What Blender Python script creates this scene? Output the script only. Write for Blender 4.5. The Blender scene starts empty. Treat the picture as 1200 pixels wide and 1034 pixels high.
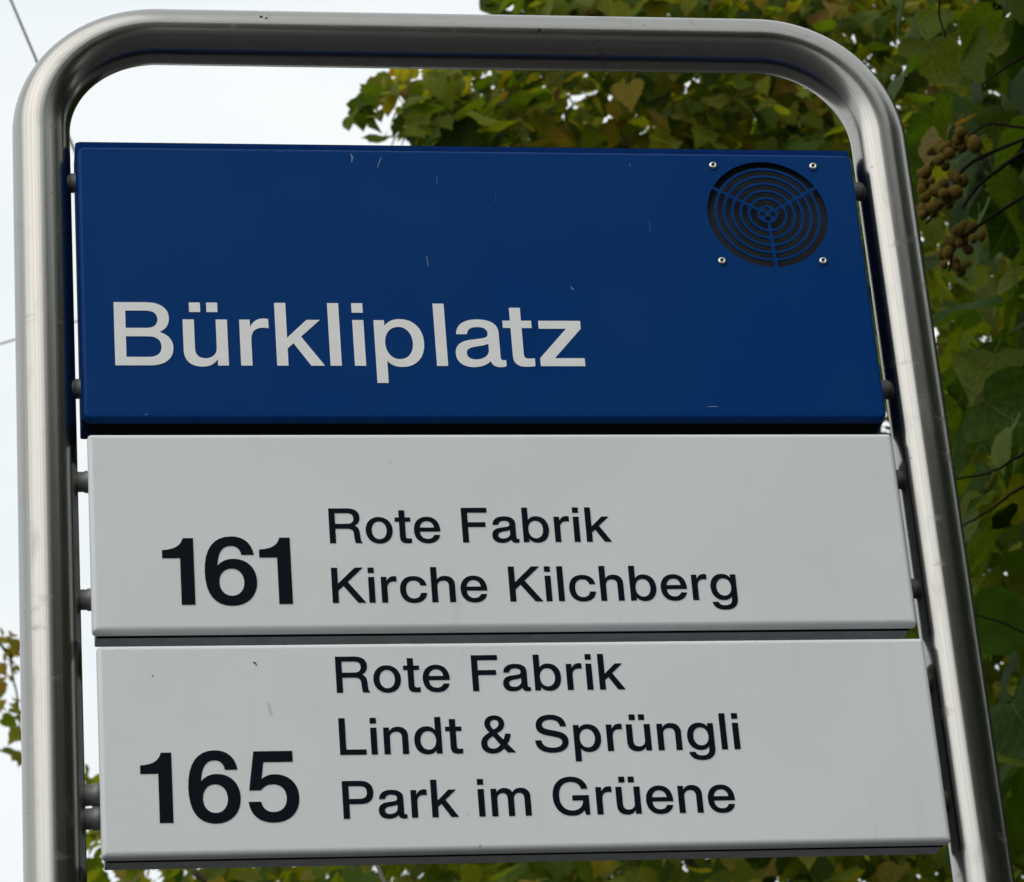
import bpy, bmesh, math, random
import numpy as np
from mathutils import Vector, Matrix

random.seed(7)
rng = np.random.default_rng(11)
scene = bpy.context.scene
COL = scene.collection

# ------------------------------------------------------------------ camera
EYE = 1.6                                   # camera height above the ground
CAM = Vector((-0.58634, -3.33403, EYE))
YAW, PITCH, ROLL = 0.178575, 0.480864, -0.084572
FPX = 4340.27                               # focal length in pixels of the 1200 px wide photograph
fwd = Vector((math.sin(YAW)*math.cos(PITCH), math.cos(YAW)*math.cos(PITCH), math.sin(PITCH)))
r0 = fwd.cross(Vector((0, 0, 1))).normalized(); u0 = r0.cross(fwd)
RIGHT = math.cos(ROLL)*r0 + math.sin(ROLL)*u0
UP = -math.sin(ROLL)*r0 + math.cos(ROLL)*u0
cam_data = bpy.data.cameras.new('camera')
cam = bpy.data.objects.new('camera', cam_data); COL.objects.link(cam)
m3 = Matrix((RIGHT, UP, -fwd)).transposed()
cam.matrix_world = Matrix.Translation(CAM) @ m3.to_4x4()
cam_data.sensor_width = 36.0
cam_data.lens = FPX/1200*36.0
cam_data.clip_start = 0.05; cam_data.clip_end = 2000
cam_data.dof.use_dof = True
cam_data.dof.focus_distance = 3.95
cam_data.dof.aperture_fstop = 27
scene.camera = cam

def ray(u, v):
    return (fwd + RIGHT*((u-600)/FPX) + UP*((517-v)/FPX)).normalized()
def at(u, v, dist):                         # a point seen at photo pixel (u, v), dist metres away
    return CAM + ray(u, v)*dist
def project(P):
    d = np.asarray(P) - np.array(CAM)
    w = d @ np.array(fwd)
    return 600+FPX*(d@np.array(RIGHT))/w, 517-FPX*(d@np.array(UP))/w, w

# ------------------------------------------------------------------ sky, sun, exposure
SUN_AZ, SUN_EL = math.radians(-135), math.radians(46)     # azimuth from +Y towards +X: over the viewer's left shoulder, behind cloud
world = bpy.data.worlds.new('World'); scene.world = world; world.use_nodes = True
nt = world.node_tree; nt.nodes.clear()
out = nt.nodes.new('ShaderNodeOutputWorld'); bg = nt.nodes.new('ShaderNodeBackground')
sky = nt.nodes.new('ShaderNodeTexSky'); sky.sky_type = 'NISHITA'; sky.sun_disc = False
sky.sun_elevation = SUN_EL; sky.sun_rotation = SUN_AZ; sky.dust_density = 6; sky.air_density = 1.5
tc = nt.nodes.new('ShaderNodeTexCoord')
mp = nt.nodes.new('ShaderNodeMapping'); mp.inputs['Scale'].default_value = (1, 1, 2.2)
nz = nt.nodes.new('ShaderNodeTexNoise'); nz.inputs['Scale'].default_value = 3.2; nz.inputs['Detail'].default_value = 5
cr = nt.nodes.new('ShaderNodeValToRGB')
cr.color_ramp.elements[0].position = 0.3; cr.color_ramp.elements[0].color = (0.80, 0.865, 0.885, 1)
cr.color_ramp.elements[1].position = 0.7; cr.color_ramp.elements[1].color = (1.08, 1.08, 1.06, 1)
mul = nt.nodes.new('ShaderNodeVectorMath'); mul.operation = 'SCALE'; mul.inputs['Scale'].default_value = 10.0
mix = nt.nodes.new('ShaderNodeMixRGB'); mix.inputs['Fac'].default_value = 0.88
nt.links.new(tc.outputs['Generated'], mp.inputs['Vector']); nt.links.new(mp.outputs['Vector'], nz.inputs['Vector'])
nt.links.new(nz.outputs['Fac'], cr.inputs['Fac']); nt.links.new(cr.outputs['Color'], mul.inputs[0])
nt.links.new(sky.outputs['Color'], mix.inputs[1]); nt.links.new(mul.outputs['Vector'], mix.inputs[2])
nt.links.new(mix.outputs['Color'], bg.inputs['Color']); bg.inputs['Strength'].default_value = 0.1
nt.links.new(bg.outputs['Background'], out.inputs['Surface'])

sun_d = bpy.data.lights.new('sun', 'SUN'); sun_d.energy = 0.85; sun_d.angle = math.radians(65); sun_d.color = (1, 0.98, 0.96)
sun = bpy.data.objects.new('sun', sun_d); COL.objects.link(sun)
sdir = Vector((math.sin(SUN_AZ)*math.cos(SUN_EL), math.cos(SUN_AZ)*math.cos(SUN_EL), math.sin(SUN_EL)))
sun.rotation_euler = sdir.to_track_quat('Z', 'Y').to_euler(); sun.location = (0, 0, 30)
scene.view_settings.view_transform = 'Standard'; scene.view_settings.look = 'None'
scene.view_settings.exposure = 0.15; scene.view_settings.gamma = 1.0
scene.view_settings.use_curve_mapping = False

# ------------------------------------------------------------------ helpers
def tag(o, label=None, cat=None, group=None, kind=None):
    if label: o['label'] = label
    if cat: o['category'] = cat
    if group: o['group'] = group
    if kind: o['kind'] = kind
    return o
def empty(name, loc=(0, 0, 0)):
    o = bpy.data.objects.new(name, None); COL.objects.link(o); o.location = loc
    o.empty_display_size = 0.2
    return o
def link(name, me, m=None, parent=None, smooth=False):
    o = bpy.data.objects.new(name, me); COL.objects.link(o)
    if m is not None and not me.materials: me.materials.append(m)
    if smooth:
        for p in me.polygons: p.use_smooth = True
    if parent is not None:
        o.parent = parent
        if parent.parent is None: o.matrix_parent_inverse = Matrix.Translation(-Vector(parent.location))   # parts are modelled in world space
    return o
def from_bm(bm, name):
    me = bpy.data.meshes.new(name); bm.to_mesh(me); bm.free(); return me
def box_bm(x0, x1, y0, y1, z0, z1, bevel=0, seg=3, bm=None):
    own = bm is None
    if own: bm = bmesh.new()
    vs = [bm.verts.new(p) for p in ((x0,y0,z0),(x1,y0,z0),(x1,y1,z0),(x0,y1,z0),(x0,y0,z1),(x1,y0,z1),(x1,y1,z1),(x0,y1,z1))]
    fs = [bm.faces.new([vs[i] for i in f]) for f in ((3,2,1,0),(4,5,6,7),(0,1,5,4),(1,2,6,5),(2,3,7,6),(3,0,4,7))]
    if bevel:
        es = list({e for f in fs for e in f.edges})
        bmesh.ops.bevel(bm, geom=es, offset=bevel, segments=seg, affect='EDGES', profile=0.5)
    return bm
def tube_mesh(name, pts, radii, n=24, cap=True, uv=False):
    """a tube swept along pts with a transported frame; UV = (round, along in metres)"""
    pts = [Vector(p) for p in pts]
    k = len(pts)
    T = []
    for i in range(k):
        t = (pts[min(i+1, k-1)] - pts[max(i-1, 0)]); T.append(t.normalized())
    a = T[0].orthogonal().normalized()
    if abs(T[0].dot(Vector((0, 1, 0)))) < 0.9: a = (Vector((0, 1, 0)) - T[0]*T[0].dot(Vector((0, 1, 0)))).normalized()
    verts, ring = [], []
    s, S = 0.0, []
    for i in range(k):
        if i: s += (pts[i]-pts[i-1]).length
        S.append(s)
        a = (a - T[i]*a.dot(T[i])).normalized(); b = T[i].cross(a)
        r = radii[i] if hasattr(radii, '__len__') else radii
        for j in range(n):
            q = 2*math.pi*j/n
            verts.append(pts[i] + (a*math.cos(q) + b*math.sin(q))*r)
    faces = []
    for i in range(k-1):
        for j in range(n):
            j2 = (j+1) % n
            faces.append((i*n+j, i*n+j2, (i+1)*n+j2, (i+1)*n+j))
    nf = len(faces)
    if cap: faces += [tuple(range(n))[::-1], tuple((k-1)*n+j for j in range(n))]
    me = bpy.data.meshes.new(name); me.from_pydata(verts, [], faces)
    if uv:
        L = me.uv_layers.new(name='UVMap')
        for p in me.polygons:
            if p.index >= nf: continue
            i, j = divmod(p.index, n)
            for li, (jj, ii) in zip(p.loop_indices, ((j, i), (j+1, i), (j+1, i+1), (j, i+1))):
                L.data[li].uv = (jj/n, S[ii])
    for p in me.polygons: p.use_smooth = p.index < nf
    me.update(); return me

# ------------------------------------------------------------------ materials
def mat(name):
    m = bpy.data.materials.new(name); m.use_nodes = True
    t = m.node_tree; b = t.nodes['Principled BSDF']
    return m, t, b
def N(t, kind, **kw):
    n = t.nodes.new(kind)
    for k, v in kw.items():
        if k in n.inputs: n.inputs[k].default_value = v
        else: setattr(n, k, v)
    return n
def ramp(t, src, p0, c0, p1, c1):
    r = t.nodes.new('ShaderNodeValToRGB')
    e = r.color_ramp.elements
    e[0].position, e[1].position = p0, p1
    e[0].color = (*c0, 1) if len(c0) == 3 else c0
    e[1].color = (*c1, 1) if len(c1) == 3 else c1
    t.links.new(src, r.inputs['Fac']); return r
def g(v): return (v, v, v)

def paint_material(name, base, dirt, rough=0.32, speck=0.75):
    """sheet-metal enamel: faint cloudy grime, washed-down vertical runs, sparse fly specks, orange-peel bump"""
    m, t, b = mat(name); L = t.links.new
    co = N(t, 'ShaderNodeTexCoord')
    n1 = N(t, 'ShaderNodeTexNoise', Scale=5.0, Detail=6.0); L(co.outputs['Object'], n1.inputs['Vector'])
    mp = N(t, 'ShaderNodeMapping'); mp.inputs['Scale'].default_value = (42, 42, 3.0); L(co.outputs['Object'], mp.inputs['Vector'])
    n2 = N(t, 'ShaderNodeTexNoise', Scale=1.0, Detail=5.0); L(mp.outputs['Vector'], n2.inputs['Vector'])
    r1 = ramp(t, n1.outputs['Fac'], 0.40, g(0), 0.75, g(1)); r2 = ramp(t, n2.outputs['Fac'], 0.60, g(0), 0.80, g(1))
    mu = N(t, 'ShaderNodeMath', operation='MULTIPLY'); L(r1.outputs['Color'], mu.inputs[0]); L(r2.outputs['Color'], mu.inputs[1])
    ad = N(t, 'ShaderNodeMath', operation='MULTIPLY_ADD'); L(r1.outputs['Color'], ad.inputs[0]); ad.inputs[1].default_value = 0.15
    mu2 = N(t, 'ShaderNodeMath', operation='MULTIPLY'); L(mu.outputs[0], mu2.inputs[0]); mu2.inputs[1].default_value = 0.5
    L(mu2.outputs[0], ad.inputs[2])
    mx = N(t, 'ShaderNodeMixRGB'); L(ad.outputs[0], mx.inputs['Fac'])
    mx.inputs[1].default_value = (*base, 1); mx.inputs[2].default_value = (*dirt, 1)
    vo = N(t, 'ShaderNodeTexVoronoi', Scale=46.0); L(co.outputs['Object'], vo.inputs['Vector'])
    vr = ramp(t, vo.outputs['Distance'], 0.025, g(1), 0.05, g(0))
    n3 = N(t, 'ShaderNodeTexNoise', Scale=17.0, Detail=1.0); L(co.outputs['Object'], n3.inputs['Vector'])
    r3 = ramp(t, n3.outputs['Fac'], 0.55, g(0), 0.62, g(speck))
    m3_ = N(t, 'ShaderNodeMath', operation='MULTIPLY'); L(vr.outputs['Color'], m3_.inputs[0]); L(r3.outputs['Color'], m3_.inputs[1])
    mx2 = N(t, 'ShaderNodeMixRGB'); L(m3_.outputs[0], mx2.inputs['Fac']); L(mx.outputs['Color'], mx2.inputs[1])
    mx2.inputs[2].default_value = (*[c*0.35+d*0.2 for c, d in zip(base, dirt)], 1)
    L(mx2.outputs['Color'], b.inputs['Base Color'])
    rr = N(t, 'ShaderNodeMapRange'); L(n1.outputs['Fac'], rr.inputs['Value'])
    rr.inputs['To Min'].default_value = rough-0.06; rr.inputs['To Max'].default_value = rough+0.14
    L(rr.outputs['Result'], b.inputs['Roughness'])
    nb = N(t, 'ShaderNodeTexNoise', Scale=420.0, Detail=2.0); L(co.outputs['Object'], nb.inputs['Vector'])
    bp = N(t, 'ShaderNodeBump', Strength=0.04, Distance=0.001); L(nb.outputs['Fac'], bp.inputs['Height'])
    L(bp.outputs['Normal'], b.inputs['Normal'])
    b.inputs['Specular IOR Level'].default_value = 0.15
    return m
M_BLUE = paint_material('blue_enamel', (0.000, 0.040, 0.185), (0.014, 0.078, 0.23), 0.30, 0.35)
M_BLUE.node_tree.nodes['Principled BSDF'].inputs['Specular IOR Level'].default_value = 0.07
M_WHITE = paint_material('white_enamel', (0.785, 0.83, 0.84), (0.46, 0.48, 0.45), 0.36)

def plain(name, col, rough=0.5, metal=0.0, noise=0.12, scale=60):
    m, t, b = mat(name); L = t.links.new
    co = N(t, 'ShaderNodeTexCoord'); n1 = N(t, 'ShaderNodeTexNoise', Scale=scale, Detail=4.0); L(co.outputs['Object'], n1.inputs['Vector'])
    r = ramp(t, n1.outputs['Fac'], 0.3, [c*(1-noise) for c in col], 0.7, [min(1, c*(1+noise)) for c in col])
    L(r.outputs['Color'], b.inputs['Base Color']); b.inputs['Roughness'].default_value = rough; b.inputs['Metallic'].default_value = metal
    return m
M_VINYL_W = plain('white_vinyl', (0.86, 0.88, 0.87), 0.45, 0, 0.03)
M_VINYL_K = plain('black_vinyl', (0.004, 0.006, 0.012), 0.5, 0, 0.1)
M_VINYL_K.node_tree.nodes['Principled BSDF'].inputs['Specular IOR Level'].default_value = 0.06
M_DARK = plain('shade_black', (0.006, 0.007, 0.008), 0.8)  # black painted as shade under the panels, also on the added sheet above
M_BODY_B = plain('blue_box_paint', (0.001, 0.028, 0.14), 0.75)
M_BODY_W = plain('grey_box_paint', (0.44, 0.47, 0.49), 0.5)
M_BOLT = plain('dull_zinc', (0.24, 0.245, 0.24), 0.5, 0.4)
M_SCREW = plain('stainless_screw', (0.62, 0.60, 0.56), 0.22, 1.0)
M_SOCKET = plain('screw_socket_black', (0.02, 0.02, 0.02), 0.6)
M_CHIP = plain('chipped_paint', (0.20, 0.26, 0.34), 0.7, 0, 0.5, 400)
M_BUG = plain('insect_speck', (0.015, 0.013, 0.012), 0.7)
M_STAIN = plain('dried_stain', (0.66, 0.66, 0.62), 0.7)
M_WIRE = plain('wire_sheath', (0.05, 0.045, 0.03), 0.6)

# brushed stainless tube: polish lines along the tube, faint drip rings across it, pitting
def steel():
    m, t, b = mat('brushed_stainless'); L = t.links.new
    uv = N(t, 'ShaderNodeUVMap'); co = N(t, 'ShaderNodeTexCoord')
    def noise(sx, sy, det, off=0):
        mp = N(t, 'ShaderNodeMapping'); mp.inputs['Scale'].default_value = (sx, sy, 1); mp.inputs['Location'].default_value = (off, off, 0)
        L(uv.outputs['UV'], mp.inputs['Vector'])
        n = N(t, 'ShaderNodeTexNoise', Scale=1.0, Detail=det); L(mp.outputs['Vector'], n.inputs['Vector']); return n
    line = noise(90, 0.35, 3); fine = noise(320, 2.0, 2, 5); drip = noise(3.5, 42, 4, 9); blot = noise(9, 14, 5, 3)
    mx = N(t, 'ShaderNodeMixRGB', Fac=0.4); L(line.outputs['Fac'], mx.inputs[1]); L(fine.outputs['Fac'], mx.inputs[2])
    col = ramp(t, mx.outputs['Color'], 0.3, (0.28, 0.277, 0.262), 0.7, (0.39, 0.385, 0.365))
    dr = ramp(t, drip.outputs['Fac'], 0.62, g(0), 0.72, g(0.55)); bl = ramp(t, blot.outputs['Fac'], 0.57, g(0), 0.78, g(0.45))
    ad = N(t, 'ShaderNodeMath', operation='MAXIMUM'); L(dr.outputs['Color'], ad.inputs[0]); L(bl.outputs['Color'], ad.inputs[1])
    dm = N(t, 'ShaderNodeMixRGB'); L(ad.outputs[0], dm.inputs['Fac']); L(col.outputs['Color'], dm.inputs[1]); dm.inputs[2].default_value = (0.22, 0.21, 0.18, 1)
    vo = N(t, 'ShaderNodeTexVoronoi', Scale=70.0); L(co.outputs['Object'], vo.inputs['Vector'])
    vr = ramp(t, vo.outputs['Distance'], 0.05, g(0.85), 0.09, g(0))
    n3 = N(t, 'ShaderNodeTexNoise', Scale=16.0); L(co.outputs['Object'], n3.inputs['Vector'])
    r3 = ramp(t, n3.outputs['Fac'], 0.56, g(0), 0.62, g(1))
    sp = N(t, 'ShaderNodeMath', operation='MULTIPLY'); L(vr.outputs['Color'], sp.inputs[0]); L(r3.outputs['Color'], sp.inputs[1])
    sm = N(t, 'ShaderNodeMixRGB'); L(sp.outputs[0], sm.inputs['Fac']); L(dm.outputs['Color'], sm.inputs[1]); sm.inputs[2].default_value = (0.09, 0.085, 0.07, 1)
    L(sm.outputs['Color'], b.inputs['Base Color'])
    b.inputs['Metallic'].default_value = 1.0
    rr = N(t, 'ShaderNodeMapRange'); L(mx.outputs['Color'], rr.inputs['Value']); rr.inputs['To Min'].default_value = 0.15; rr.inputs['To Max'].default_value = 0.30
    ra = N(t, 'ShaderNodeMath', operation='MULTIPLY_ADD'); L(ad.outputs[0], ra.inputs[0]); ra.inputs[1].default_value = 0.2; L(rr.outputs['Result'], ra.inputs[2])
    L(ra.outputs[0], b.inputs['Roughness'])
    bp = N(t, 'ShaderNodeBump', Strength=0.06, Distance=0.0012); L(line.outputs['Fac'], bp.inputs['Height'])
    flat = noise(20, 0.07, 1, 2)                         # polishing flats that break the reflections into long bands
    bp2 = N(t, 'ShaderNodeBump', Strength=1.0, Distance=0.0005); L(flat.outputs['Fac'], bp2.inputs['Height']); L(bp2.outputs['Normal'], bp.inputs['Normal'])
    L(bp.outputs['Normal'], b.inputs['Normal'])
    return m
M_STEEL = steel()

def leaf_material(name, cols, trans=0.35, from_attr=True, rough=0.6):
    """leaf tints picked per leaf along a ramp; part of the light passes through the blade"""
    m = bpy.data.materials.new(name); m.use_nodes = True; t = m.node_tree; L = t.links.new
    b = t.nodes['Principled BSDF']; o = t.nodes['Material Output']
    if from_attr: src = N(t, 'ShaderNodeAttribute', attribute_name='tint').outputs['Fac']
    else:
        sp = N(t, 'ShaderNodeSeparateColor'); L(N(t, 'ShaderNodeObjectInfo').outputs['Color'], sp.inputs['Color']); src = sp.outputs['Red']
    r = t.nodes.new('ShaderNodeValToRGB'); e = r.color_ramp.elements
    while len(e) < len(cols): e.new(0.5)
    for i, (p, c) in enumerate(cols): e[i].position = p; e[i].color = (*c, 1)
    L(src, r.inputs['Fac'])
    co = N(t, 'ShaderNodeTexCoord'); n1 = N(t, 'ShaderNodeTexNoise', Scale=14.0, Detail=4.0); L(co.outputs['Object'], n1.inputs['Vector'])
    rr = ramp(t, n1.outputs['Fac'], 0.35, g(0.75), 0.7, g(1.2))
    mu = N(t, 'ShaderNodeMixRGB', blend_type='MULTIPLY', Fac=1.0); L(r.outputs['Color'], mu.inputs[1]); L(rr.outputs['Color'], mu.inputs[2])
    if not from_attr:                                    # single leaves: paler midrib and side veins, drawn in the blade's own coordinates
        se = N(t, 'ShaderNodeSeparateXYZ'); L(co.outputs['Object'], se.inputs[0])
        def mth(op, a, b_=None, c=None):
            n = N(t, 'ShaderNodeMath', operation=op)
            for i_, q in enumerate((a, b_, c)):
                if q is None: continue
                if isinstance(q, (int, float)): n.inputs[i_].default_value = q
                else: L(q, n.inputs[i_])
            return n.outputs[0]
        ax = mth('ABSOLUTE', se.outputs['X'])
        rib = mth('LESS_THAN', ax, 0.014)
        fr = mth('FRACT', mth('MULTIPLY', mth('SUBTRACT', se.outputs['Y'], mth('MULTIPLY', ax, 0.75)), 6.0))
        vein = mth('MULTIPLY', mth('LESS_THAN', fr, 0.085), 0.6)
        mk = mth('MULTIPLY', mth('MAXIMUM', rib, vein), 0.22)
        vm = N(t, 'ShaderNodeMixRGB'); L(mk, vm.inputs['Fac']); L(mu.outputs['Color'], vm.inputs[1]); vm.inputs[2].default_value = (0.16, 0.17, 0.06, 1)
        mu = vm
    L(mu.outputs['Color'], b.inputs['Base Color']); b.inputs['Roughness'].default_value = rough
    b.inputs['Specular IOR Level'].default_value = 0.08
    tr = N(t, 'ShaderNodeBsdfTranslucent')
    ye = N(t, 'ShaderNodeMixRGB', blend_type='MULTIPLY', Fac=1.0); L(mu.outputs['Color'], ye.inputs[1]); ye.inputs[2].default_value = (2.0, 1.8, 0.45, 1)
    L(ye.outputs['Color'], tr.inputs['Color'])
    ms = N(t, 'ShaderNodeMixShader', Fac=trans); L(b.outputs['BSDF'], ms.inputs[1]); L(tr.outputs['BSDF'], ms.inputs[2])
    L(ms.outputs['Shader'], o.inputs['Surface'])
    return m
GREEN = [(0.0, (0.018, 0.046, 0.006)), (0.35, (0.032, 0.068, 0.007)), (0.62, (0.060, 0.095, 0.008)), (0.88, (0.100, 0.120, 0.010)), (0.97, (0.14, 0.12, 0.018)), (1.0, (0.13, 0.08, 0.02))]
AUT = [(0.0, (0.035, 0.072, 0.009)), (0.35, (0.075, 0.118, 0.011)), (0.62, (0.130, 0.160, 0.015)), (0.82, (0.20, 0.20, 0.022)), (0.95, (0.24, 0.19, 0.035)), (1.0, (0.21, 0.13, 0.035))]
M_LEAF_A = leaf_material('big_leaf_mass', GREEN, 0.42); M_LEAF_A1 = leaf_material('big_leaf', GREEN, 0.42, False)
M_LEAF_B = leaf_material('autumn_leaf_mass', AUT, 0.52); M_LEAF_B1 = leaf_material('autumn_leaf', AUT, 0.52, False)
M_BARK = plain('grey_brown_bark', (0.075, 0.062, 0.048), 0.9, 0, 0.45, 18)
M_FRUIT = plain('brown_seed_capsule', (0.085, 0.060, 0.011), 0.9, 0, 0.75, 40)
M_STALK = plain('fruit_stalk', (0.016, 0.012, 0.007), 0.95)

for m_ in (M_FRUIT, M_STALK, M_BARK, M_DARK, M_BODY_B): m_.node_tree.nodes['Principled BSDF'].inputs['Specular IOR Level'].default_value = 0.05

# ------------------------------------------------------------------ ground
m, t, b = mat('asphalt'); L = t.links.new
co = N(t, 'ShaderNodeTexCoord'); n1 = N(t, 'ShaderNodeTexNoise', Scale=0.6, Detail=8.0); L(co.outputs['Object'], n1.inputs['Vector'])
n2 = N(t, 'ShaderNodeTexNoise', Scale=180.0, Detail=2.0); L(co.outputs['Object'], n2.inputs['Vector'])
mxa = N(t, 'ShaderNodeMixRGB', Fac=0.5); L(n1.outputs['Fac'], mxa.inputs[1]); L(n2.outputs['Fac'], mxa.inputs[2])
ra = ramp(t, mxa.outputs['Color'], 0.3, (0.032, 0.032, 0.033), 0.7, (0.062, 0.060, 0.058)); L(ra.outputs['Color'], b.inputs['Base Color'])
b.inputs['Roughness'].default_value = 0.85
bp = N(t, 'ShaderNodeBump', Strength=0.4, Distance=0.004); L(n2.outputs['Fac'], bp.inputs['Height']); L(bp.outputs['Normal'], b.inputs['Normal'])
bm = bmesh.new(); bmesh.ops.create_grid(bm, x_segments=8, y_segments=8, size=400)
tag(link('ground', from_bm(bm, 'ground'), m), kind='structure')

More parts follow.
